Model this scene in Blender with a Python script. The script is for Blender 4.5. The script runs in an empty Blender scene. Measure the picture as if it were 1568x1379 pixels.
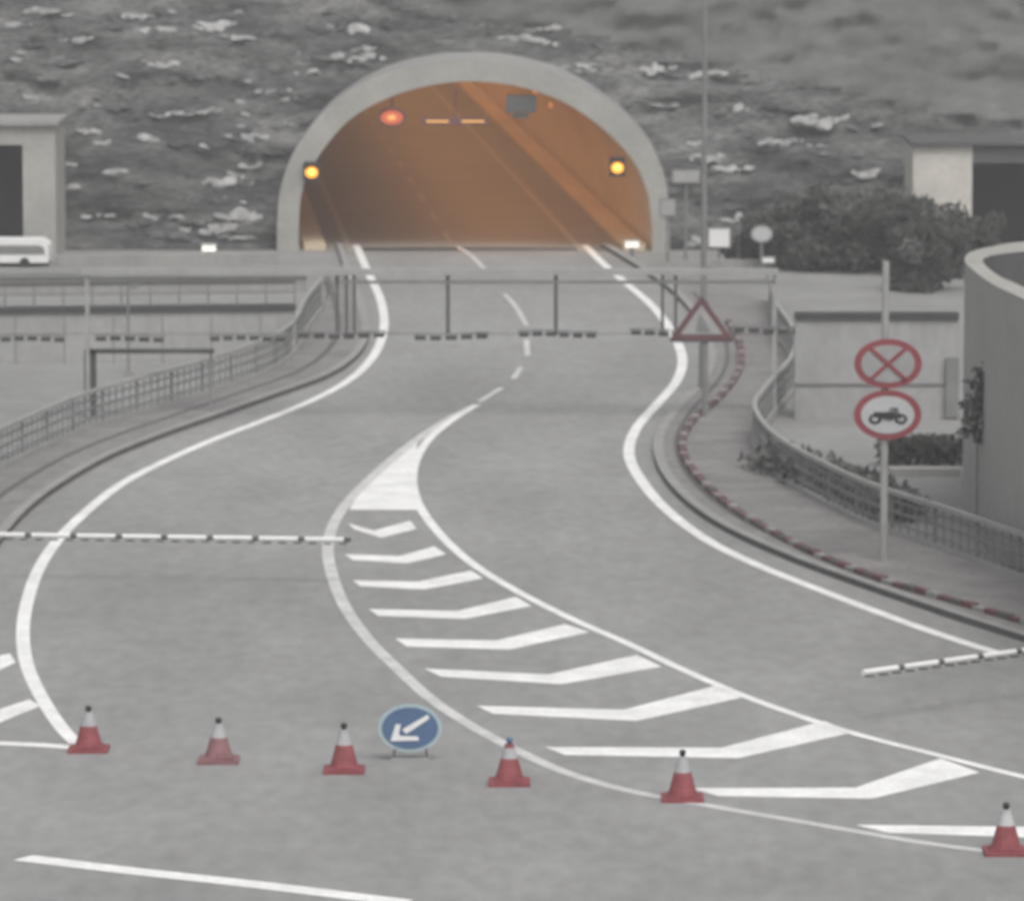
import bpy, math, random
from mathutils import Vector, noise
random.seed(4)
# ------------------------------------------------------------ camera model
F=9000.0; CX=784.0; CY=689.5; H=15.0
PITCH=math.atan(1030.5/F)
fw=Vector((0,math.cos(PITCH),-math.sin(PITCH))); up=Vector((0,math.sin(PITCH),math.cos(PITCH))); rt=Vector((1,0,0))
C=Vector((0,0,H))
def G(u,v,z=0.0):
    d=fw+rt*((u-CX)/F)+up*(-(v-CY)/F)
    t=(z-H)/d.z
    return C+d*t
def hz(vb,vt):
    """height of something standing on ground row vb whose top is on row vt"""
    y=G(CX,vb).y
    d=fw+up*(-(vt-CY)/F)
    return H+d.z*(y/d.y)
def sc(v):
    g=G(CX,v); return F/((g-C).dot(fw))
def proj(p):
    r=Vector(p)-C; w=r.dot(fw)
    return CX+F*r.x/w, CY-F*r.dot(up)/w
def spline(pts,n=10):
    out=[]
    P=[Vector(p) for p in pts]
    P=[P[0]*2-P[1]]+P+[P[-1]*2-P[-2]]
    for i in range(1,len(P)-2):
        for k in range(n):
            t=k/n
            a,b,c,d=P[i-1],P[i],P[i+1],P[i+2]
            out.append(0.5*((2*b)+(c-a)*t+(2*a-5*b+4*c-d)*t*t+(3*b-a-3*c+d)*t**3))
    out.append(P[-2]); return out
def path(px,z=0.0,n=10): return [G(p[0],p[1],z) for p in spline(px,n)]
def resample(pts,N):
    L=[0]
    for i in range(1,len(pts)): L.append(L[-1]+(pts[i]-pts[i-1]).length)
    out=[];j=0
    for k in range(N+1):
        s=L[-1]*k/N
        while j<len(pts)-2 and L[j+1]<s: j+=1
        t=(s-L[j])/max(1e-6,L[j+1]-L[j]); out.append(pts[j].lerp(pts[j+1],t))
    return out
# ------------------------------------------------------------ materials
def mat(name,col,rough=0.85,var=0.12,scale=3.0,emit=None,es=0,bump=0.0,stretch=(1,1,1),detail=6,col2=None,fine=0.0,metal=0,coarse=0.0,pos=(0.3,0.7)):
    m=bpy.data.materials.new(name); m.use_nodes=True
    nt=m.node_tree; b=nt.nodes['Principled BSDF']
    b.inputs['Roughness'].default_value=rough; b.inputs['Metallic'].default_value=metal
    b.inputs['Specular IOR Level'].default_value=0.25
    tc=nt.nodes.new('ShaderNodeTexCoord'); mp=nt.nodes.new('ShaderNodeMapping'); mp.inputs['Scale'].default_value=stretch
    nt.links.new(tc.outputs['Object'],mp.inputs['Vector'])
    n=nt.nodes.new('ShaderNodeTexNoise'); n.inputs['Scale'].default_value=scale; n.inputs['Detail'].default_value=detail; n.inputs['Roughness'].default_value=0.65
    nt.links.new(mp.outputs[0],n.inputs['Vector'])
    r=nt.nodes.new('ShaderNodeValToRGB'); r.color_ramp.elements[0].position=pos[0]; r.color_ramp.elements[1].position=pos[1]
    c2=col2 or tuple(min(1,c*(1+var)) for c in col); c1=col if col2 else tuple(c*(1-var) for c in col)
    r.color_ramp.elements[0].color=(*c1,1); r.color_ramp.elements[1].color=(*c2,1)
    nt.links.new(n.outputs['Fac'],r.inputs['Fac'])
    last=r.outputs['Color']
    for amt,mult in((fine,9),(coarse,0.22)):
        if amt<=0: continue
        n2=nt.nodes.new('ShaderNodeTexNoise'); n2.inputs['Scale'].default_value=scale*mult; n2.inputs['Detail'].default_value=4
        nt.links.new(mp.outputs[0],n2.inputs['Vector'])
        mr=nt.nodes.new('ShaderNodeMapRange'); mr.inputs[1].default_value=0.3; mr.inputs[2].default_value=0.7; mr.inputs[3].default_value=1-amt; mr.inputs[4].default_value=1+amt
        nt.links.new(n2.outputs['Fac'],mr.inputs[0])
        mx=nt.nodes.new('ShaderNodeVectorMath'); mx.operation='SCALE'
        nt.links.new(last,mx.inputs[0]); nt.links.new(mr.outputs[0],mx.inputs['Scale']); last=mx.outputs[0]
    nt.links.new(last,b.inputs['Base Color'])
    if bump>0:
        bp=nt.nodes.new('ShaderNodeBump'); bp.inputs['Strength'].default_value=bump; bp.inputs['Distance'].default_value=0.05
        nt.links.new(n.outputs['Fac'],bp.inputs['Height']); nt.links.new(bp.outputs[0],b.inputs['Normal'])
    if emit: b.inputs['Emission Color'].default_value=(*emit,1); b.inputs['Emission Strength'].default_value=es
    return m
M={}
M['asph']=mat('asphalt',(0.235,0.235,0.232),0.9,0.13,0.30,fine=0.10,stretch=(1.3,0.45,1),detail=10,coarse=0.12)
M['grnd']=mat('ground_concrete',(0.22,0.22,0.217),0.9,0.14,0.25,fine=0.1)
M['paint']=mat('road_paint',(0.58,0.58,0.57),0.7,0.0,1.2,col2=(0.80,0.80,0.79),fine=0.12)
M['paintd']=mat('worn_paint',(0.38,0.38,0.375),0.7,0.0,1.5,col2=(0.58,0.58,0.575),fine=0.12)
M['kerb']=mat('kerb_stone',(0.25,0.25,0.245),0.9,0.15,1.5)
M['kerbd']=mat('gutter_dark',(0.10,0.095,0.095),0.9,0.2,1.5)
M['path']=mat('footpath_paving',(0.19,0.182,0.181),0.9,0.22,0.8,fine=0.2)
M['conc']=mat('concrete',(0.25,0.248,0.24),0.9,0.15,0.6,fine=0.08,stretch=(1,1,0.4))
M['concl']=mat('pale_concrete',(0.31,0.305,0.285),0.9,0.14,0.6,fine=0.08)
M['concp']=mat('palest_concrete',(0.48,0.46,0.42),0.9,0.15,0.6,fine=0.08)  # palest concrete tone, for the pillars of the right side portal
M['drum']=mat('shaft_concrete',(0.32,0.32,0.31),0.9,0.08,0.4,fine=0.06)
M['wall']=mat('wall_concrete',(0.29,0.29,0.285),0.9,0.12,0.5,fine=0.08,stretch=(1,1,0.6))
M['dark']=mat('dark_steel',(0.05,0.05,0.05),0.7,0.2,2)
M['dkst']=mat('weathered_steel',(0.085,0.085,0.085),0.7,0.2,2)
M['steel']=mat('grey_steel',(0.18,0.18,0.18),0.6,0.15,2)
M['stl2']=mat('galvanised_rail',(0.29,0.29,0.285),0.6,0.12,2)
M['white']=mat('white_enamel',(0.68,0.68,0.68),0.5,0.05,2)
M['red']=mat('sign_red',(0.22,0.05,0.06),0.6,0.1,3)
M['dred']=mat('faded_red',(0.12,0.055,0.06),0.7,0.35,2)
M['cone']=mat('cone_red',(0.22,0.06,0.068),0.6,0.25,6)
M['cone2']=mat('cone_red_faded',(0.21,0.105,0.11),0.6,0.25,6)
M['sleeve']=mat('cone_sleeve',(0.34,0.34,0.35),0.6,0.15,6)
M['blue']=mat('sign_blue',(0.08,0.135,0.235),0.5,0.08,3)
M['pale']=mat('sign_face',(0.40,0.41,0.41),0.5,0.06,3)
M['palr']=mat('sign_rim',(0.34,0.43,0.46),0.5,0.06,3)
M['black']=mat('black',(0.03,0.03,0.03),0.6,0.1,3)
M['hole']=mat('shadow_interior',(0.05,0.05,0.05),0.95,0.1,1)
M['rock']=mat('hillside_masonry',(0.018,0.018,0.019),0.95,0,0.62,col2=(0.14,0.14,0.138),fine=0.6,bump=0.9,stretch=(0.5,1,2.6),detail=10,coarse=0.3)
M['hill']=mat('hillside_scrub',(0.080,0.082,0.080),0.95,0,0.35,col2=(0.13,0.131,0.127),fine=0.15,stretch=(0.6,1,1.2),detail=8)
M['rocks']=mat('pale_rock',(0.12,0.12,0.12),0.9,0,1.5,col2=(0.42,0.42,0.415),detail=8)
M['leaf']=mat('foliage_dark',(0.03,0.032,0.03),0.9,0,1.2,col2=(0.055,0.057,0.053))
M['leaf2']=mat('foliage_grey',(0.06,0.062,0.06),0.9,0,1.2,col2=(0.12,0.12,0.117))
M['bark']=mat('bark',(0.06,0.055,0.05),0.95,0.2,4)
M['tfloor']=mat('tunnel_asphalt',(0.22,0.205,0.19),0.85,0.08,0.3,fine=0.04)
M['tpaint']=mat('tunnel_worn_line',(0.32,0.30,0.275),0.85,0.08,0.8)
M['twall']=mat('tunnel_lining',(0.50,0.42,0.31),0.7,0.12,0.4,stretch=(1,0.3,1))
M['amber']=mat('amber_lamp',(0.8,0.4,0.05),0.5,0,1,emit=(1,0.36,0.02),es=1.2)
M['amber2']=mat('amber_core',(0.8,0.6,0.2),0.5,0,1,emit=(1,0.6,0.12),es=2.0)
M['redl']=mat('red_lamp',(0.4,0.1,0.05),0.5,0,1,emit=(1,0.16,0.05),es=0.36)
M['yell']=mat('message_lamp',(0.5,0.3,0.1),0.5,0,1,emit=(1,0.42,0.12),es=0.65)
M['sodium']=mat('sodium_tube',(0.6,0.3,0.1),0.5,0,1,emit=(1,0.45,0.1),es=0.3)
M['whl']=mat('white_lamp',(0.8,0.8,0.75),0.5,0,1,emit=(1,1,0.85),es=0.6)
M['tyre']=mat('tyre',(0.03,0.03,0.03),0.9,0.1,4)
# ------------------------------------------------------------ mesh builder
class MB:
    def __init__(s): s.v=[];s.f=[];s.mi=[];s.ms=[]
    def m(s,k):
        if k not in s.ms: s.ms.append(k)
        return s.ms.index(k)
    def face(s,pts,k):
        b=len(s.v); s.v+= [tuple(p) for p in pts]; s.f.append(tuple(range(b,b+len(pts)))); s.mi.append(s.m(k))
    def box(s,c,d,k):
        x,y,z=c; a,b_,c_=d[0]/2,d[1]/2,d[2]/2; b=len(s.v)
        for X in(-a,a):
            for Y in(-b_,b_):
                for Z in(-c_,c_): s.v.append((x+X,y+Y,z+Z))
        for q in((0,1,3,2),(4,6,7,5),(0,4,5,1),(2,3,7,6),(0,2,6,4),(1,5,7,3)):
            s.f.append(tuple(b+i for i in q)); s.mi.append(s.m(k))
    def tube(s,p0,p1,r0,r1,k,n=10,cap=True):
        p0=Vector(p0);p1=Vector(p1);d=(p1-p0).normalized()
        a=d.orthogonal().normalized();c=d.cross(a);b=len(s.v)
        for p,r in((p0,r0),(p1,r1)):
            for i in range(n):
                t=2*math.pi*i/n; s.v.append(tuple(p+(a*math.cos(t)+c*math.sin(t))*r))
        for i in range(n):
            j=(i+1)%n; s.f.append((b+i,b+j,b+n+j,b+n+i)); s.mi.append(s.m(k))
        if cap:
            s.f.append(tuple(b+i for i in range(n))[::-1]); s.mi.append(s.m(k))
            s.f.append(tuple(b+n+i for i in range(n))); s.mi.append(s.m(k))
    def prism(s,poly,y0,y1,k):   # poly in (x,z), extruded in y
        n=len(poly);b=len(s.v)
        for y in(y0,y1):
            for x,z in poly: s.v.append((x,y,z))
        for i in range(n):
            j=(i+1)%n; s.f.append((b+i,b+j,b+n+j,b+n+i)); s.mi.append(s.m(k))
        s.f.append(tuple(range(b,b+n))); s.mi.append(s.m(k))
        s.f.append(tuple(range(b+2*n-1,b+n-1,-1))); s.mi.append(s.m(k))
    def disc(s,x,z,rx,rz,y0,y1,k,n=40):
        s.prism([(x+rx*math.cos(2*math.pi*i/n),z+rz*math.sin(2*math.pi*i/n)) for i in range(n)],y0,y1,k)
    def rib(s,pts,w,z,k):
        L=[];R=[]
        for i,p in enumerate(pts):
            t=pts[min(i+1,len(pts)-1)]-pts[max(i-1,0)]; t.z=0; t.normalize(); nrm=Vector((-t.y,t.x,0))
            L.append(Vector((p.x,p.y,z))+nrm*w/2); R.append(Vector((p.x,p.y,z))-nrm*w/2)
        b=len(s.v)
        for a,c in zip(L,R): s.v+= [tuple(a),tuple(c)]
        for i in range(len(L)-1): s.f.append((b+2*i,b+2*i+1,b+2*i+3,b+2*i+2)); s.mi.append(s.m(k))
    def wallp(s,pts,w,z0,z1,k,ktop=None):
        L=[];R=[]
        for i,p in enumerate(pts):
            t=pts[min(i+1,len(pts)-1)]-pts[max(i-1,0)]; t.z=0; t.normalize(); nrm=Vector((-t.y,t.x,0))
            L.append(p+nrm*w/2); R.append(p-nrm*w/2)
        b=len(s.v)
        for a,c in zip(L,R): s.v+= [(a.x,a.y,z0),(c.x,c.y,z0),(a.x,a.y,z1),(c.x,c.y,z1)]
        for i in range(len(L)-1):
            o=b+4*i;q=o+4
            for fc,kk in(((o,q,q+2,o+2),k),((o+1,o+3,q+3,q+1),k),((o+2,q+2,q+3,o+3),ktop or k)):
                s.f.append(fc); s.mi.append(s.m(kk))
        o=b; s.f.append((o,o+2,o+3,o+1)); s.mi.append(s.m(k))
        o=b+4*(len(L)-1); s.f.append((o,o+1,o+3,o+2)); s.mi.append(s.m(k))
    def leaves(s,c,r,n,size,k):
        for i in range(n):
            d=Vector((random.gauss(0,1),random.gauss(0,1),random.gauss(0,1))).normalized()*(random.random()**0.45)
            p=Vector((c[0]+d.x*r[0],c[1]+d.y*r[1],max(0.05,c[2]+d.z*r[2])))
            a=Vector((random.gauss(0,1),random.gauss(0,1),random.gauss(0,1))).normalized(); b=a.orthogonal().normalized()
            z=size*random.uniform(0.5,1.3)
            s.face([p-a*z,p+b*z*0.5,p+a*z,p-b*z*0.5],k)
    def build(s,name,smooth=False):
        me=bpy.data.meshes.new(name); me.from_pydata(s.v,[],s.f)
        for k in s.ms: me.materials.append(M[k])
        me.polygons.foreach_set('material_index',s.mi)
        if smooth: me.polygons.foreach_set('use_smooth',[True]*len(me.polygons))
        me.update(); o=bpy.data.objects.new(name,me); bpy.context.scene.collection.objects.link(o); return o
def fillbetween(mb,A,B,z,k,N=80):
    A=resample(A,N);B=resample(B,N)
    for i in range(N):
        mb.face([(A[i].x,A[i].y,z),(A[i+1].x,A[i+1].y,z),(B[i+1].x,B[i+1].y,z),(B[i].x,B[i].y,z)],k)
# ------------------------------------------------------------ key survey
VT=385.0; YT=G(722,VT).y; XT=G(722,VT).x; ST=sc(VT)
g=MB(); g.face([(-1500,-300,0),(1500,-300,0),(1500,YT+2,0),(-1500,YT+2,0)],'grnd'); g.build('ground')
K1=[(520,378),(528,402),(538,430),(552,470),(560,510),(545,545),(500,578),(420,608),(330,640),(240,672),(160,705),(90,745),(40,782),(0,825),(-60,900),(-110,1000)]
K2=[(925,378),(985,415),(1040,455),(1075,500),(1090,550),(1075,590),(1030,640),(1008,685),(1020,730),(1060,775),(1120,815),(1210,856),(1300,890),(1400,925),(1480,952),(1568,980),(1700,1020),(2000,1110)]
def xinterp(sp,v):
    for a,b in zip(sp,sp[1:]):
        if (a.y-v)*(b.y-v)<=0 and a.y!=b.y:
            t=(v-a.y)/(b.y-a.y); return a.x+(b.x-a.x)*t
    return None
s1=spline(K1,12); s2=spline(K2,12)
r=MB(); prev=None
v=378.0
while v<1700:
    a=xinterp(s1,v); b=xinterp(s2,v)
    if a is None: a=-110 - (v-1000)*2.0
    if b is None: b=2000+(v-1110)*3
    cur=(G(a,v,0.004),G(b,v,0.004))
    if prev: r.face([prev[0],cur[0],cur[1],prev[1]],'asph')
    prev=cur; v+=4
r.build('road')
# ------------------------------------------------------------ markings
mk=MB(); Z=0.008
left=[(545,375),(565,420),(583,460),(588,500),(575,540),(540,578),(480,612),(400,645),(320,676),(240,712),(180,745),(130,785),(90,825),(60,870),(42,920),(35,970),(42,1020),(65,1070),(95,1115),(128,1148)]
mk.rib(path(left),0.24,Z,'paint')
gl=[(730,620),(690,640),(640,672),(590,712),(540,760),(512,800),(502,840),(510,885),(530,932),(565,980),(610,1025),(660,1070),(720,1110),(790,1148),(860,1180),(940,1205),(1020,1222),(1100,1236),(1250,1262),(1400,1288),(1510,1303)]
mk.rib(path(gl),0.23,Z,'paintd')
gr=[(730,620),(690,645),(655,675),(636,708),(632,742),(645,780),(680,825),(730,868),(800,910),(880,950),(960,985),(1040,1023),(1150,1070),(1290,1118),(1430,1155),(1568,1190),(1750,1235)]
mk.rib(path(gr),0.20,Z+0.004,'paint')
right=[(895,375),(925,405),(960,435),(1000,470),(1030,510),(1045,550),(1035,585),(1005,620),(975,655),(963,690),(975,725),(1015,775),(1080,825),(1160,865),(1260,905),(1360,943),(1450,975),(1535,1002)]
mk.rib(path(right),0.25,Z,'paint')
for d in([(700,378),(722,392),(742,412)],[(772,450),(790,470),(806,498)],[(806,520),(808,545)],[(798,562),(786,580)],[(768,594),(734,615)]):
    mk.rib(path(d,n=4),0.15,Z,'paintd')
mk.rib(path([(-40,1137),(60,1141),(125,1146)],n=4),0.35,Z+0.004,'paint')
mk.rib(path([(35,1313),(200,1333),(400,1355),(620,1382)],n=4),0.45,Z,'paint')
mk.face([G(u,v,Z-0.002) for u,v in [(640,676),(634,705),(630,742),(640,780),(535,780),(548,755),(590,715)]],'paint')
def chev(T,D):
    for i in(0,1):
        mk.face([G(*T[i],Z-0.002),G(*T[i+1],Z-0.002),G(T[i+1][0]+D[i+1][0],T[i+1][1]+D[i+1][1],Z-0.002),G(T[i][0]+D[i][0],T[i][1]+D[i][1],Z-0.002)],'paint')
for T,D in [
 ([(533,801),(572,812),(628,797)],[(10,9),(12,11),(10,12)]),
 ([(528,848),(612,851),(665,836)],[(12,9),(12,11),(18,12)]),
 ([(540,888),(640,890),(722,873)],[(12,9),(10,12),(18,12)]),
 ([(565,932),(700,935),(790,913)],[(14,10),(12,12),(24,14)]),
 ([(605,977),(760,980),(865,955)],[(18,12),(20,14),(38,12)]),
 ([(650,1023),(840,1032),(975,1002)],[(25,12),(20,15),(38,18)]),
 ([(730,1080),(955,1086),(1100,1048)],[(25,12),(20,17),(42,18)]),
 ([(835,1143),(1105,1144),(1262,1103)],[(30,12),(25,16),(42,18)]),
 ([(1060,1206),(1310,1205),(1440,1160)],[(40,12),(25,17),(60,22)]),
 ([(1310,1262),(1568,1265),(1700,1215)],[(50,12),(25,17),(60,22)])]: chev(T,D)
mk.face([G(u,v,Z) for u,v in [(-60,1030),(0,1003),(15,1000),(24,1014),(-60,1052)]],'paint')
mk.face([G(u,v,Z) for u,v in [(-60,1105),(45,1070),(62,1080),(-60,1130)]],'paint')
mk.build('road_marking')
# ------------------------------------------------------------ kerbs, footpaths
FL=[(-80,692),(0,654),(130,600),(280,558),(400,520),(448,490),(468,455),(492,425)]
FR=[(1180,415),(1188,460),(1214,500),(1214,540),(1172,590),(1156,622),(1190,665),(1260,705),(1340,740),(1450,775),(1568,815),(1760,880)]
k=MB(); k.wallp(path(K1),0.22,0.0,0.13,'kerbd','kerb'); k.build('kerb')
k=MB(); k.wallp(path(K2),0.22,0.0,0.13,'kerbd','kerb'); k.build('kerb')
fl=path(FL,1.0); fr=path(FR,1.0)
for p in fl+fr: p.z=0
p=MB(); fillbetween(p,list(reversed(fl)),path(K1[1:-2]),0.12,'path'); 
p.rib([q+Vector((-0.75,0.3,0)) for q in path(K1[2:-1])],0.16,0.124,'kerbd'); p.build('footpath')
p=MB(); fillbetween(p,fr,path(K2[1:-1]),0.12,'path')
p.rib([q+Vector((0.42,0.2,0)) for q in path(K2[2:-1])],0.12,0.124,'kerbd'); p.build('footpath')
# continuous edging kerb of faded red, dark and pale blocks
D=[(1115,500),(1134,540),(1130,580),(1100,620),(1062,652),(1045,690),(1060,730),(1110,780),(1180,825),(1260,865),(1350,900),(1450,930),(1568,965),(1700,1005)]
dp=resample(path(D),130); p=MB()
p.wallp(resample(path(D),130),0.13,0.1,0.17,'kerbd')
for i in range(130):
    kk=('dred','kerbd','dred','kerb')[i%4]
    a=dp[i];b=dp[i+1]; b=a.lerp(b,random.uniform(0.85,0.97))
    p.wallp([a,b],0.16,0.1,random.uniform(0.20,0.235),kk)
p.build('edging_kerb')
def fence(px,name,h=1.0):
    P=path(px,h,12); 
    for q in P: q.z=0
    L=sum((b-a).length for a,b in zip(P,P[1:])); N=int(L/0.45); Q=resample(P,N); f=MB()
    f.wallp(Q,0.10,h-0.09,h,'stl2'); f.wallp(Q,0.16,0.0,0.22,'wall','conc'); f.wallp(Q,0.04,0.55,0.60,'steel')
    f.wallp(Q,0.04,0.32,0.36,'steel'); f.wallp(Q,0.04,0.76,0.80,'steel')
    for i,q in enumerate(Q):
        w=0.08 if i%5==0 else 0.03
        f.box((q.x,q.y,h/2+0.06),(w,w,h-0.2),'steel')
    f.build(name)
fence(FL,'railing'); fence(FR,'railing')
# ------------------------------------------------------------ hillside with tunnel
def cross(pts): return [((u-722)/ST,(VT-v)/ST) for u,v in pts]
OUT=cross([tuple(q) for q in spline([(424,387),(425,335),(432,280),(458,220),(508,160),(578,117),(650,97),(718,91),(790,96),(870,120),(940,163),(990,213),(1017,268),(1024,330),(1026,387)],6)])
INN=cross([tuple(q) for q in spline([(458,387),(458,340),(464,290),(490,237),(538,182),(598,149),(660,131),(722,125),(790,132),(860,155),(920,195),(965,240),(990,290),(998,340),(999,387)],6)])
def inside(x,z,P):
    c=False;n=len(P);j=n-1
    for i in range(n):
        if (P[i][1]>z)!=(P[j][1]>z) and x<(P[j][0]-P[i][0])*(z-P[i][1])/(P[j][1]-P[i][1])+P[i][0]: c=not c
        j=i
    return c
def hy(x,z):
    b=0.5+0.75*z
    n=noise.fractal(Vector((x*0.25,z*0.7,3.1)),0.9,2.1,5)
    n2=noise.fractal(Vector((x*0.9,z*2.4,9.1)),0.8,2.1,3)
    return YT+b+(0.7*n+0.30*n2)*min(1,z/0.6)
INX=[(a*1.03,b*1.03) for a,b in INN]; INX=[(INX[0][0],-1)]+INX+[(INX[-1][0],-1)]
h=MB(); dx=0.25; nx=int(60/dx); nz=84
xs=[XT-30+i*dx for i in range(nx+1)]; zs=[j*0.2 for j in range(nz+1)]
idx={}
for i,x in enumerate(xs):
    for j,z in enumerate(zs):
        idx[i,j]=len(h.v); h.v.append((x,hy(x,z),z))
BL=spline([(450,-60),(560,-5),(800,42),(1100,100),(1390,168),(1568,195),(1900,240)],6)
def above(u,v):
    if u<450: return v<-60
    for a,b in zip(BL,BL[1:]):
        if a.x<=u<=b.x: return v< a.y+(b.y-a.y)*(u-a.x)/(b.x-a.x)
    return True
mr_=h.m('rock'); mh_=h.m('hill')
for i in range(nx):
    for j in range(nz):
        if any(inside(xs[a]-XT,zs[b],INX) for a in(i,i+1) for b in(j,j+1)): continue
        u,v_=proj(h.v[idx[i,j]])
        h.f.append((idx[i,j],idx[i+1,j],idx[i+1,j+1],idx[i,j+1])); h.mi.append(mh_ if above(u,v_) else mr_)
zt=zs[-1]
for (xa,xb,za,zb,n1,n2) in((-300,XT-30,0,zt,60,12),(XT+30,300,0,zt,60,12),(-300,300,zt,70,120,20)):
    b0=len(h.v)
    for i in range(n1+1):
        for j in range(n2+1):
            x=xa+(xb-xa)*i/n1; z=za+(zb-za)*j/n2; h.v.append((x,hy(x,z)-(0.25 if z<70 else 0),z))
    for i in range(n1):
        for j in range(n2):
            o=b0+i*(n2+1)+j; h.f.append((o,o+n2+1,o+n2+2,o+1)); h.mi.append(mh_)
h.build('hillside',True)
rk=MB()
def rock(x,z,a,b,k='rocks'):
    y=hy(x,z); base=len(rk.v); n=6
    ring=[(0.0,-1.0),(0.8,-0.75),(1.0,0.1),(0.7,0.7),(0.0,0.9)]
    ph=random.random()*6; tilt=random.uniform(-0.3,0.3)
    qs=[random.uniform(0.5,1.35) for _ in range(n)]
    for rr,hh in ring:
        for i in range(n):
            t=2*math.pi*i/n+ph; X_=a*rr*math.cos(t)*qs[i]
            rk.v.append((x+X_,y-0.1*b+0.75*hh*b+0.5*b*rr*math.sin(t)*qs[i],z+hh*b*random.uniform(0.6,1.2)+tilt*X_))
    for j in range(4):
        for i in range(n):
            i2=(i+1)%n; rk.f.append((base+j*n+i,base+j*n+i2,base+(j+1)*n+i2,base+(j+1)*n+i)); rk.mi.append(rk.m(k))
OX=[(a*1.08,b*1.08) for a,b in OUT]
def place(u,v,wpx,hpx,k='rocks'):
    d=fw+rt*((u-CX)/F)+up*(-(v-CY)/F); t=180
    while t<300:
        q=C+d*t
        if q.z>0 and q.y>hy(q.x,q.z): break
        t+=0.1
    if t>=300: return
    if wpx<34: rock(q.x,q.z,wpx/47/2,hpx/47/2,k); return
    m_=int(wpx/9)
    for i in range(m_):
        f_=(i+0.5)/m_-0.5; env=1-abs(f_)*1.1
        rock(q.x+f_*wpx/47+random.uniform(-.05,.05), max(0.1,q.z+random.uniform(-0.25,0.25)*hpx/47*env),random.uniform(8,16)/47,hpx*random.uniform(0.35,0.6)*env/47,k if random.random()<0.9 else 'rock')
for u,v,w,hh in [(530,40,62,24),(250,98,52,14),(330,40,60,18),(352,278,80,20),(372,332,72,20),(1010,105,55,20),(1260,182,85,24),(170,262,50,14),(310,352,60,14),(250,330,60,13),(380,210,62,14),(140,200,50,13),(1200,215,60,13),(420,140,50,11),(230,45,60,16),(560,75,50,12),(1090,240,50,12),(800,60,70,12),(330,170,50,11),(1330,265,50,14),(120,60,40,12),(150,330,50,12),(230,210,44,13),(1130,165,46,13),(60,150,40,12),(390,255,44,14),(470,110,50,12)]:
    place(u,v,w,hh)
for i in range(560):
    u=random.uniform(-20,1500); v=random.uniform(15,395)
    if above(u,v+8): continue
    if inside((u-722)/ST,(VT-v)/ST,OX): continue
    sz=random.random()**2
    place(u,v,12+sz*50,4+sz*11*random.uniform(0.6,1.2),'rocks' if random.random()<0.25 else 'rock')
rk.build('boulders')
# portal collar
t=MB(); n=len(OUT); DEP=7.0
def T(pr,y): return [Vector((XT+a,y,max(b,-0.02))) for a,b in pr]
AX=(G(606,210)-G(720,375)); AXs=AX.x/AX.y
O0=T(OUT,YT);O1=T(OUT,YT+DEP);I0=T(INN,YT)
for i in range(n-1):
    t.face([O0[i],O0[i+1],I0[i+1],I0[i]],'concl')
    t.face([O0[i],O1[i],O1[i+1],O0[i+1]],'conc')
NS=24;LEN=230.0
rings=[]
for s_ in range(NS+1):
    d=LEN*s_/NS; rings.append([q+Vector((AXs*d,d,0)) for q in I0])
for s_ in range(NS):
    for i in range(n-1):
        t.face([rings[s_][i],rings[s_+1][i],rings[s_+1][i+1],rings[s_][i+1]],'twall')
a,b=I0[0],I0[-1]; e=Vector((AXs*LEN,LEN,0))
t.face([(a.x,a.y,0.004),(b.x,b.y,0.004),(b.x+e.x,b.y+e.y,0.004),(a.x+e.x,a.y+e.y,0.004)],'tfloor')
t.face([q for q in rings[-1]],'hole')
for u,vv in((545,375),(895,375)):
    p0=G(u,vv); t.rib([Vector((p0.x,YT-1.5+0.0,0))+Vector((AXs*s,s,0)) for s in (1.5,60,120,200)],0.2,0.010,'tpaint')
p0=G(700,378)
for i in range(14): t.rib([Vector((p0.x+AXs*s,YT+s,0)) for s in(4+i*9,8+i*9)],0.13,0.010,'tpaint')
for off,zz in((-3.2,4.1),(3.2,4.1)):
    for i in range(20):
        d=10+i*8; t.box((XT+off+AXs*d,YT+d,zz),(0.12,2.2,0.06),'sodium')
for sx in(-5.0,5.2):
    p=[Vector((XT+sx+AXs*s,YT+0.3+s,0)) for s in(0,100,200)]; t.wallp(p,0.7,0,0.2,'twall')
for u,vv in((478,262),(945,255)):
    x=XT+(u-722)/ST; z=(VT-vv)/ST; t.box((x,YT-0.1,z),(0.50,0.22,0.60),'black'); t.disc(x,z-0.02,0.20,0.18,YT-0.26,YT-0.22,'amber'); t.disc(x,z,0.09,0.09,YT-0.28,YT-0.262,'amber2'); t.box((x,YT-0.3,z+0.24),(0.4,0.2,0.04),'black')
def ins(u,vv): return XT+(u-722)/ST,(VT-vv)/ST
x,z=ins(600,181); yy=YT+0.35
t.disc(x,z,0.46,0.30,yy,yy+0.1,'dred'); t.disc(x,z,0.36,0.23,yy-0.03,yy-0.002,'redl'); t.disc(x,z,0.14,0.09,yy-0.05,yy-0.032,'yell'); t.box((x,yy+0.05,z+0.45),(0.06,0.06,0.6),'dred')
x,z=ins(697,187); t.box((x,yy+0.08,z),(2.1,0.1,0.2),'dred')
for i in(-1,1): t.box((x+i*0.56,yy+0.01,z),(0.72,0.03,0.07),'yell')
t.box((x,yy+0.08,z+0.55),(0.05,0.05,0.9),'dred')
x,z=ins(798,160); t.box((x,yy,z),(0.95,0.4,0.55),'dkst'); t.box((x,yy,z-0.38),(0.5,0.3,0.14),'dkst')
tun=t.build('tunnel_portal')
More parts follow.
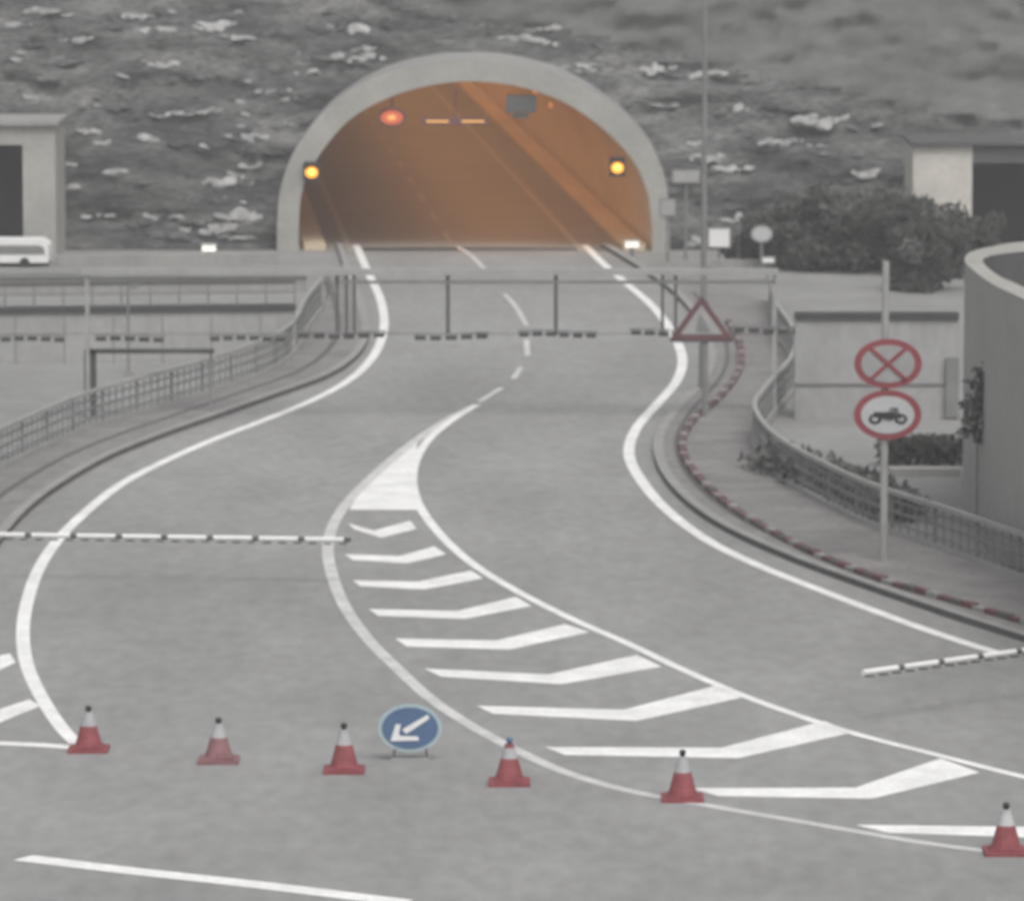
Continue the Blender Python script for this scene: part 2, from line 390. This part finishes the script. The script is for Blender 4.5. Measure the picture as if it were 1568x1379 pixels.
for i in range(5):
    d=17+i*33; ld=bpy.data.lights.new('sodium','AREA'); ld.shape='RECTANGLE'; ld.size=0.8; ld.size_y=32.5; ld.energy=720; ld.color=(1,0.45,0.14)
    lo=bpy.data.objects.new('sodium_lamp',ld); lo.location=(XT+AXs*d+0.9,YT+d,4.75); lo.rotation_euler=(0,math.radians(-26),-math.atan(AXs))
    bpy.context.scene.collection.objects.link(lo); lo.parent=tun
# ------------------------------------------------------------ side portals
def portal(name,xl,xr,zt_,il,ir,iz,y,beam='concl',pil='concl'):
    q=MB(); d=4
    q.box(((xl+il)/2,y+d/2,zt_/2),(il-xl,d,zt_),pil); q.box(((xr+ir)/2,y+d/2,zt_/2),(xr-ir,d,zt_),pil)
    q.box(((il+ir)/2,y+d/2,(zt_+iz)/2),(ir-il,d,zt_-iz),beam)
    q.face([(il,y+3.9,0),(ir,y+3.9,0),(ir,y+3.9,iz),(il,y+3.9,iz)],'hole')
    q.box(((xl+xr)/2,y+d/2-0.05,zt_+0.06),(xr-xl+0.2,d+0.3,0.12),'conc' if beam=='concl' else 'dkst')
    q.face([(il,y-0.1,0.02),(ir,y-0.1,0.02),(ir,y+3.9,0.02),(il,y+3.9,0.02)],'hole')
    q.build(name)
X=lambda u,v: G(u,v).x
y=G(0,398).y
portal('concrete_portal',X(-330,398),X(86,398),hz(398,192),X(-280,398),X(36,398),hz(398,222),y)
y=G(0,392).y
portal('concrete_portal',X(1392,392),X(1900,392),hz(392,218),X(1482,392),X(1850,392),hz(392,245),y-1.5,'dkst','concp')
# ------------------------------------------------------------ far parapets and walls
def bar(name,u0,v0,u1,v1,w,z0,z1,k,kt=None,cop=None,posts=0):
    q=MB(); P=resample([G(u0,v0),G(u1,v1)],12); 
    q.wallp(P,w,z0,z1,k,kt)
    if cop: q.wallp(P,w+0.16,z1+0.002,z1+0.13,cop)
    if posts:
        P=resample(P,posts)
        for i,a in enumerate(P): q.box((a.x,a.y,z1+0.45),(0.05,0.05,0.75),'steel')
        q.wallp(P,0.06,z1+0.66,z1+0.76,'dkst'); q.wallp(P,0.05,z1+0.42,z1+0.47,'steel')
    return q
q=bar('w',-260,556,452,548,0.4,0,hz(553,478),'wall','conc','dark',16)
for i in range(9):
    a=G(-200+i*75,556); q.box((a.x,a.y-0.225,hz(553,478)/2),(0.04,0.03,hz(553,478)-0.05),'steel')
q.build('retaining_wall')
q=bar('w',1216,640,1466,640,0.4,0,hz(640,487),'wall','conc','dark')
zt2=hz(640,487); a=G(1216,640); b=G(1466,640)
q.box(((a.x+b.x)/2,a.y-0.22,zt2*0.35),(b.x-a.x,0.04,0.05),'steel')
q.box((b.x-0.15,a.y-0.3,zt2*0.32),(0.3,0.15,zt2*0.6),'steel')
q.build('retaining_wall')
bar('w',86,408,424,404,0.3,0,0.35,'conc','concl').build('parapet_wall')
bar('w',1090,412,1480,412,0.3,0,0.3,'conc','concl').build('parapet_wall')
q=bar('w',-200,450,470,447,0.2,0,0.45,'conc','conc','steel'); q.build('parapet_wall')
# ------------------------------------------------------------ height gantry
q=MB(); vb=640; y=G(0,vb).y; s=sc(vb)
xx=lambda u:(u-CX)/s
zb=hz(vb,416); zb2=hz(vb,432); zh=hz(vb,516)
q.box(((xx(128)+xx(1190))/2,y,zb),(xx(1190)-xx(128),0.25,0.14),'stl2')
q.box(((xx(520)+xx(1185))/2,y,zb2),(xx(1185)-xx(520),0.12,0.07),'steel')
for u in(517,531,543,686,851,1014,1034): q.box((xx(u),y+0.02,(zb+zh)/2),(0.09 if u in(686,851) else 0.07,0.08,zb-zh-0.1),'dkst')
q.box((xx(135),y,zb/2),(0.09,0.12,zb-0.1),'stl2'); q.box((xx(1185),y,zb/2),(0.10,0.12,zb-0.1),'stl2')
q.tube((xx(-80),y,zh+0.08),(xx(1235),y,zh+0.08),0.014,0.014,'steel',6)
for u0,u1,dv in((-20,102,3),(145,255,3),(320,440,2),(455,592,-2),(632,750,0),(792,915,-4),(963,1110,-6),(1120,1232,-10)):
    n=int((u1-u0)/20)
    for i in range(n):
        c=u0+(i+0.5)*(u1-u0)/n; zc=zh-(dv)/s+0.02*math.sin(i+u0)
        q.box((xx(c),y-0.06,zc),((u1-u0)/n/s*0.72,0.08,0.10),'dark')
        q.box((xx(c),y-0.055,zc+0.09),((u1-u0)/n/s*0.95,0.06,0.04),'steel')
q.build('height_limit_gantry')
q=MB(); vb=640; 
q.box((xx(137),y+0.4,hz(vb,538)/2),(0.28,0.2,hz(vb,538)),'dkst'); q.box(((xx(135)+xx(325))/2,y+0.4,hz(vb,540)),(xx(325)-xx(131),0.2,0.10),'dkst')
q.box((xx(322),y+0.4,hz(vb,540)/2),(0.06,0.1,hz(vb,540)-0.1),'steel'); q.build('gate_frame')
# ------------------------------------------------------------ boom barriers
def boom(u0,v0,u1,v1,z,name,seg,piv):
    q=MB(); a=G(u0,v0,z); b=G(u1,v1,z); n=seg
    for i in range(n):
        p0=a.lerp(b,i/n);p1=a.lerp(b,(i+0.85)/n);p2=a.lerp(b,(i+1)/n)
        q.tube(p0,p1,0.045,0.045,'white',8); q.tube(p1,p2,0.043,0.043,'dkst',8)
    for i in range(n*3): 
        p0=a.lerp(b,(i+0.5)/(n*3)); q.box((p0.x,p0.y,z-0.075),((b-a).length/(n*3)*0.5,0.02,0.03),'dkst')  # dark dashes built in to imitate the shadow line below the arm
    c=a if piv==0 else b
    q.box((c.x,c.y,z/2+0.08),(0.35,0.35,z+0.16),'steel'); q.box((c.x,c.y,z+0.2),(0.42,0.42,0.06),'dkst'); q.box((c.x,c.y,0.03),(0.55,0.55,0.06),'conc')
    q.build(name)
boom(-90,817,537,826,0.85,'boom_barrier',9,0)
boom(1322,1029,1680,980,0.85,'boom_barrier',6,1)
# ------------------------------------------------------------ traffic cones
for ci,(u,vb,vt) in enumerate([(136,1155,1080),(335,1172,1098),(527,1187,1106),(780,1206,1128),(1045,1230,1147),(1540,1312,1228)]):
    q=MB(); g0=G(u,vb-6); s=sc(vb); x,y=g0.x,g0.y; hh=hz(vb-6,vt); c='cone' if ci!=1 else 'cone2'
    w=0.62; q.box((x,y,0.03),(w,w,0.06),c); q.box((x,y,0.075),(w*0.72,w*0.72,0.03),c)
    z0=0.09; r=lambda z: 0.215-(0.15)*(z-z0)/(hh*0.86-z0)
    bands=[(z0,hh*0.56,c),(hh*0.56,hh*0.78,'pale' if ci==5 else 'sleeve'),(hh*0.78,hh*0.86,c if ci in(3,) else 'sleeve')]
    for a,b,kk in bands: q.tube((x,y,a),(x,y,b),r(a),r(b),kk,16)
    q.tube((x,y,hh*0.86),(x,y,hh*0.9),0.03,0.03,'dkst',8)
    q.tube((x,y,hh*0.89),(x,y,hh*0.95),0.04,0.055,'black' if ci!=3 else 'blue',10); q.tube((x,y,hh*0.95),(x,y,hh*1.0),0.055,0.03,'black' if ci!=3 else 'blue',10)
    q.build('traffic_cone')
# ------------------------------------------------------------ keep-left sign
q=MB(); g0=G(628,1165); s=sc(1165); x,y=g0.x,g0.y; z=hz(1165,1114)
q.disc(x,z,0.49,0.37,y,y+0.03,'palr'); q.disc(x,z,0.43,0.32,y-0.012,y-0.002,'blue')
def arrow(pts,kk): q.prism([(x+a,z+b) for a,b in pts],y-0.024,y-0.014,kk)
arrow([(0.27,0.21),(0.30,0.15),(-0.06,-0.09),(-0.12,-0.02),],'white')
arrow([(-0.30,-0.20),(-0.22,0.06),(-0.14,0.06),(-0.17,-0.09),(-0.15,-0.12),(0.12,-0.13),(0.14,-0.19)],'white')
for dx_ in(-0.2,0.2): q.tube((x+dx_,y+0.05,z),(x+dx_*1.3,y+0.25,0.0),0.02,0.02,'stl2',6)
q.box((x,y+0.2,0.02),(0.6,0.3,0.03),'stl2'); q.build('keep_left_sign')
# ------------------------------------------------------------ double prohibition sign
q=MB(); g0=G(1353,868); s=sc(868); x,y=g0.x,g0.y
q.tube((x,y,0),(x,y,hz(868,400)),0.08,0.07,'stl2',10); q.box((x,y,0.05),(0.4,0.4,0.1),'conc')
z1=hz(868,556); z2=hz(868,634); yf=y-0.11
for zc in(z1,z2):
    q.disc(x+0.05,zc,0.645,0.475,yf,yf+0.03,'red'); q.disc(x+0.05,zc,0.51,0.36,yf-0.01,yf-0.002,'wall' if zc==z1 else 'pale'); q.box((x,y-0.05,zc),(0.3,0.08,0.06),'dkst')
for sg in(-1,1):
    q.prism([(x+0.05-0.36,z1-sg*0.27),(x+0.05-0.30,z1-sg*0.31),(x+0.05+0.36,z1+sg*0.27),(x+0.05+0.30,z1+sg*0.31)],yf-0.03+0.004*sg,yf-0.014+0.004*sg,'red')
# motorcycle pictogram
for dx_ in(-0.24,0.25):
    q.disc(x+0.05+dx_,z2-0.08,0.125,0.10,yf-0.020,yf-0.012,'black',20); q.disc(x+0.05+dx_,z2-0.08,0.06,0.045,yf-0.024,yf-0.021,'pale',16)
q.prism([(x-0.20,z2-0.04),(x+0.12,z2-0.10),(x+0.22,z2-0.02),(x+0.18,z2+0.07),(x+0.02,z2+0.05),(x-0.22,z2+0.06)],yf-0.034,yf-0.026,'black')
q.prism([(x+0.18,z2+0.12),(x+0.22,z2+0.12),(x+0.32,z2-0.08),(x+0.28,z2-0.08)],yf-0.038,yf-0.035,'black')
q.prism([(x+0.08,z2+0.10),(x+0.24,z2+0.11),(x+0.24,z2+0.14),(x+0.08,z2+0.13)],yf-0.042,yf-0.039,'black')
q.build('prohibition_sign')
# ------------------------------------------------------------ warning sign and lamp column
q=MB(); g0=G(1078,640); s=sc(640); x,y=g0.x,g0.y-0.6
zb_=hz(640,516); zt_=hz(640,448); x0=x-0.09
q.prism([(x0-0.75,zb_),(x0+0.75,zb_),(x0+0.7,zb_-0.05),(x0-0.7,zb_-0.05)],y-0.1,y-0.06,'dark')
q.prism([(x0-0.75,zb_),(x0+0.75,zb_),(x0,zt_)],y-0.1,y-0.06,'dred')
h_=zt_-zb_; q.prism([(x0-0.50,zb_+0.13),(x0+0.50,zb_+0.13),(x0,zt_-0.22)],y-0.12,y-0.102,'stl2')
q.prism([(x0-0.14,zb_+0.2),(x0+0.2,zb_+0.2),(x0+0.05,zb_+0.5),(x0-0.05,zb_+0.62)],y-0.135,y-0.122,'steel')
q.tube((x,y,0),(x,y,zt_-0.1),0.07,0.07,'steel',10); q.build('warning_sign')
q=MB(); y2=G(0,600).y; x=(1077-CX)/sc(600)
q.tube((x,y2,0),(x,y2,1.2),0.13,0.11,'steel',12); q.tube((x,y2,1.2),(x,y2,11),0.085,0.05,'steel',12)
q.tube((x,y2,11),(x-1.6,y2-0.4,11.4),0.04,0.035,'steel',8); q.prism([(x-2.4,11.35),(x-1.5,11.33),(x-1.5,11.48),(x-2.2,11.5)],y2-0.55,y2-0.25,'pale'); q.build('street_lamp')
q=MB(); y2=G(0,575).y; x=(197-CX)/sc(575); q.tube((x,y2,0),(x,y2,hz(575,440)),0.04,0.03,'steel',8); q.tube((x,y2,hz(575,440)),(x+0.25,y2,hz(575,440)+0.05),0.04,0.05,'steel',8); q.box((x,y2,0.05),(0.25,0.25,0.1),'conc'); q.build('lamp_post')
def smallsign(u,vb,vt,w,h_,kk,name,rnd=False,frame='steel'):
    q=MB(); s=sc(vb); g0=G(u,vb); x,y=g0.x,g0.y; zc=hz(vb,vt)
    q.tube((x,y,0),(x,y,zc),0.045,0.04,'steel',8); q.box((x,y,0.04),(0.2,0.2,0.08),'conc')
    if rnd: q.disc(x,zc,w/2/s,h_/2/s,y-0.1,y-0.05,frame); q.disc(x,zc,w/2.5/s,h_/2.5/s,y-0.12,y-0.102,kk)
    else:
        q.box((x,y-0.08,zc),(w/s,0.06,h_/s),frame); q.box((x,y-0.125,zc),(w/s-0.1,0.02,h_/s-0.1),kk)
    q.build(name)
smallsign(1101,412,364,36,32,'white','traffic_sign')
smallsign(1166,418,358,36,28,'pale','traffic_sign',True)
smallsign(1022,405,318,26,28,'stl2','traffic_sign')
smallsign(1050,400,270,44,22,'wall','traffic_sign')
smallsign(1131,410,332,14,18,'pale','traffic_sign',True)
smallsign(1176,430,398,22,12,'white','traffic_sign')
def lampb(u,v):
    q=MB(); g0=G(u,v+12); q.tube((g0.x,g0.y,0),(g0.x,g0.y,0.3),0.06,0.06,'steel',8); q.box((g0.x,g0.y,0.38),(0.42,0.25,0.2),'whl'); q.box((g0.x,g0.y,0.49),(0.5,0.32,0.03),'pale'); q.build('marker_lamp')
lampb(320,386); lampb(968,380)
# ------------------------------------------------------------ white car far left
q=MB(); vb=406; g0=G(78,vb); s=sc(vb); xr=g0.x; y=g0.y; xl=xr-3.9
prof=[(xl,0.14),(xr-0.02,0.14),(xr,0.35),(xr-0.03,0.66),(xr-0.25,0.82),(xl+1.1,0.82),(xl+0.8,0.5),(xl,0.42)]
q.prism(prof,y-0.8,y+0.8,'white')
q.prism([(xr-1.6,0.40),(xr-0.12,0.40),(xr-0.14,0.60),(xr-0.3,0.68),(xr-1.6,0.68)],y-0.815,y-0.802,'steel')
q.prism([(xl+1.0,0.42),(xr-1.7,0.42),(xr-1.7,0.68),(xl+1.25,0.68)],y-0.815,y-0.802,'steel')
for xc in(xl+0.75,xr-0.75): q.tube((xc,y-0.83,0.15),(xc,y+0.83,0.15),0.15,0.15,'tyre',16)
q.build('parked_car')
# ------------------------------------------------------------ round concrete structure at right
HT=hz(792,398)
O=[(1900,640),(1700,528),(1568,458),(1520,435),(1490,413),(1477,398),(1488,385),(1530,375),(1568,370),(1700,360),(1900,352)]
I=[(1900,610),(1700,508),(1568,440),(1535,425),(1513,410),(1505,399),(1515,392),(1540,388),(1568,385),(1700,374),(1900,364)]
O=[G(p.x,p.y,HT) for p in spline(O,6)]; I=[G(p.x,p.y,HT) for p in spline(I,6)]
q=MB()
for i in range(len(O)-1):
    a,b,c,d=O[i],O[i+1],I[i+1],I[i]
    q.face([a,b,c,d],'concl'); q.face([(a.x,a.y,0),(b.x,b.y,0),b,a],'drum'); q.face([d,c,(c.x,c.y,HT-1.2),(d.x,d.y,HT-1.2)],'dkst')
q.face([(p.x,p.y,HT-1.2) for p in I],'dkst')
q.build('concrete_shaft')
q=MB(); g0=G(1492,830)
q.tube((g0.x,g0.y-0.5,0),(g0.x,g0.y-0.5,3.0),0.03,0.02,'steel',6)
for i in range(10): 
    zc=2.1+i*0.15; q.leaves((g0.x+random.uniform(-.16,.16),g0.y-0.5,zc),(0.28,0.24,0.16),22,0.12,'leaf2')
q.build('slender_tree')
# ------------------------------------------------------------ trees
def tree(u,vb,vt,wpx,kk='leaf'):
    q=MB(); g0=G(u,vb); s=sc(vb); x,y=g0.x,g0.y; hh=hz(vb,vt); R=wpx/s/2
    q.tube((x,y,0),(x+0.1,y,hh*0.45),0.12,0.08,'bark',8)
    for i in range(6):
        t_=2*math.pi*i/6; q.tube((x+0.1,y,hh*0.4),(x+0.1+R*0.6*math.cos(t_),y+R*0.6*math.sin(t_),hh*random.uniform(0.55,0.85)),0.06,0.02,'bark',6)
    for i in range(24):
        t_=random.uniform(0,6.28); rr=R*random.uniform(0.1,1.0); zc=hh*random.uniform(0.08,0.88)
        q.leaves((x+rr*math.cos(t_),y+rr*math.sin(t_),zc),(R*0.42,R*0.42,hh*0.17),100,0.14,'leaf' if random.random()<0.85 else 'leaf2')
    q.build('tree')
for a in((1190,412,325,100),(1240,414,290,130),(1310,416,285,140),(1385,418,300,130),(1440,424,305,110),(1420,446,340,110),(1340,404,290,140),(1500,418,330,90),(1150,404,345,70)): tree(*a)
q=MB()
for i in range(40):
    t_=i/39; g0=G(1185+t_*200,735+t_*75); q.leaves((g0.x+random.uniform(-.3,.3),g0.y+1.2,0.35),(0.6,0.7,0.4),70,0.12,'leaf2' if i%4 else 'leaf')
q.build('hedge')
q=MB()
for i in range(16):
    g0=G(1362+i*7,715); q.leaves((g0.x,g0.y+0.4,0.35),(0.35,0.35,0.35),80,0.1,'leaf')
a=G(1362,728);b=G(1470,728); q.wallp([a,b],0.5,0,0.18,'conc','concl'); q.build('planter')
# ------------------------------------------------------------ mist (real scattering air over the site)
mm=bpy.data.materials.new('mist'); mm.use_nodes=True; nt=mm.node_tree; nt.nodes.remove(nt.nodes['Principled BSDF'])
vs=nt.nodes.new('ShaderNodeVolumeScatter'); vs.inputs['Density'].default_value=0.00095; vs.inputs['Color'].default_value=(1,1,1,1)
nt.links.new(vs.outputs[0],nt.nodes['Material Output'].inputs['Volume'])
M['mist']=mm
q=MB(); q.box((0,210,17),(500,360,36),'mist'); q.build('mist')
# ------------------------------------------------------------ light
w=bpy.data.worlds.new('World'); bpy.context.scene.world=w; w.use_nodes=True; nt=w.node_tree
bg=nt.nodes['Background']; sky=nt.nodes.new('ShaderNodeTexSky'); sky.sky_type='NISHITA'; sky.sun_disc=False
sky.sun_elevation=math.radians(55); sky.sun_rotation=math.radians(160); sky.dust_density=5; sky.air_density=1.4
hs=nt.nodes.new('ShaderNodeHueSaturation'); hs.inputs['Saturation'].default_value=0.15; hs.inputs['Value'].default_value=1.08
nt.links.new(sky.outputs[0],hs.inputs['Color']); nt.links.new(hs.outputs[0],bg.inputs['Color']); bg.inputs['Strength'].default_value=0.148
sd=bpy.data.lights.new('sun','SUN'); sd.energy=1.25; sd.angle=math.radians(28); sd.color=(1,0.97,0.93)
so=bpy.data.objects.new('sun',sd); so.rotation_euler=(math.radians(35),0,math.radians(20)); bpy.context.scene.collection.objects.link(so)
cd=bpy.data.cameras.new('camera'); co=bpy.data.objects.new('camera',cd); bpy.context.scene.collection.objects.link(co)
cd.lens=36*F/1568; cd.sensor_width=36; cd.clip_start=1; cd.clip_end=4000
co.location=C; co.rotation_euler=(math.pi/2-PITCH,0,0)
cd.dof.use_dof=True; cd.dof.focus_distance=30; cd.dof.aperture_fstop=7
sc_=bpy.context.scene; sc_.camera=co; sc_.view_settings.view_transform='Standard'; sc_.view_settings.look='None'; sc_.view_settings.exposure=0
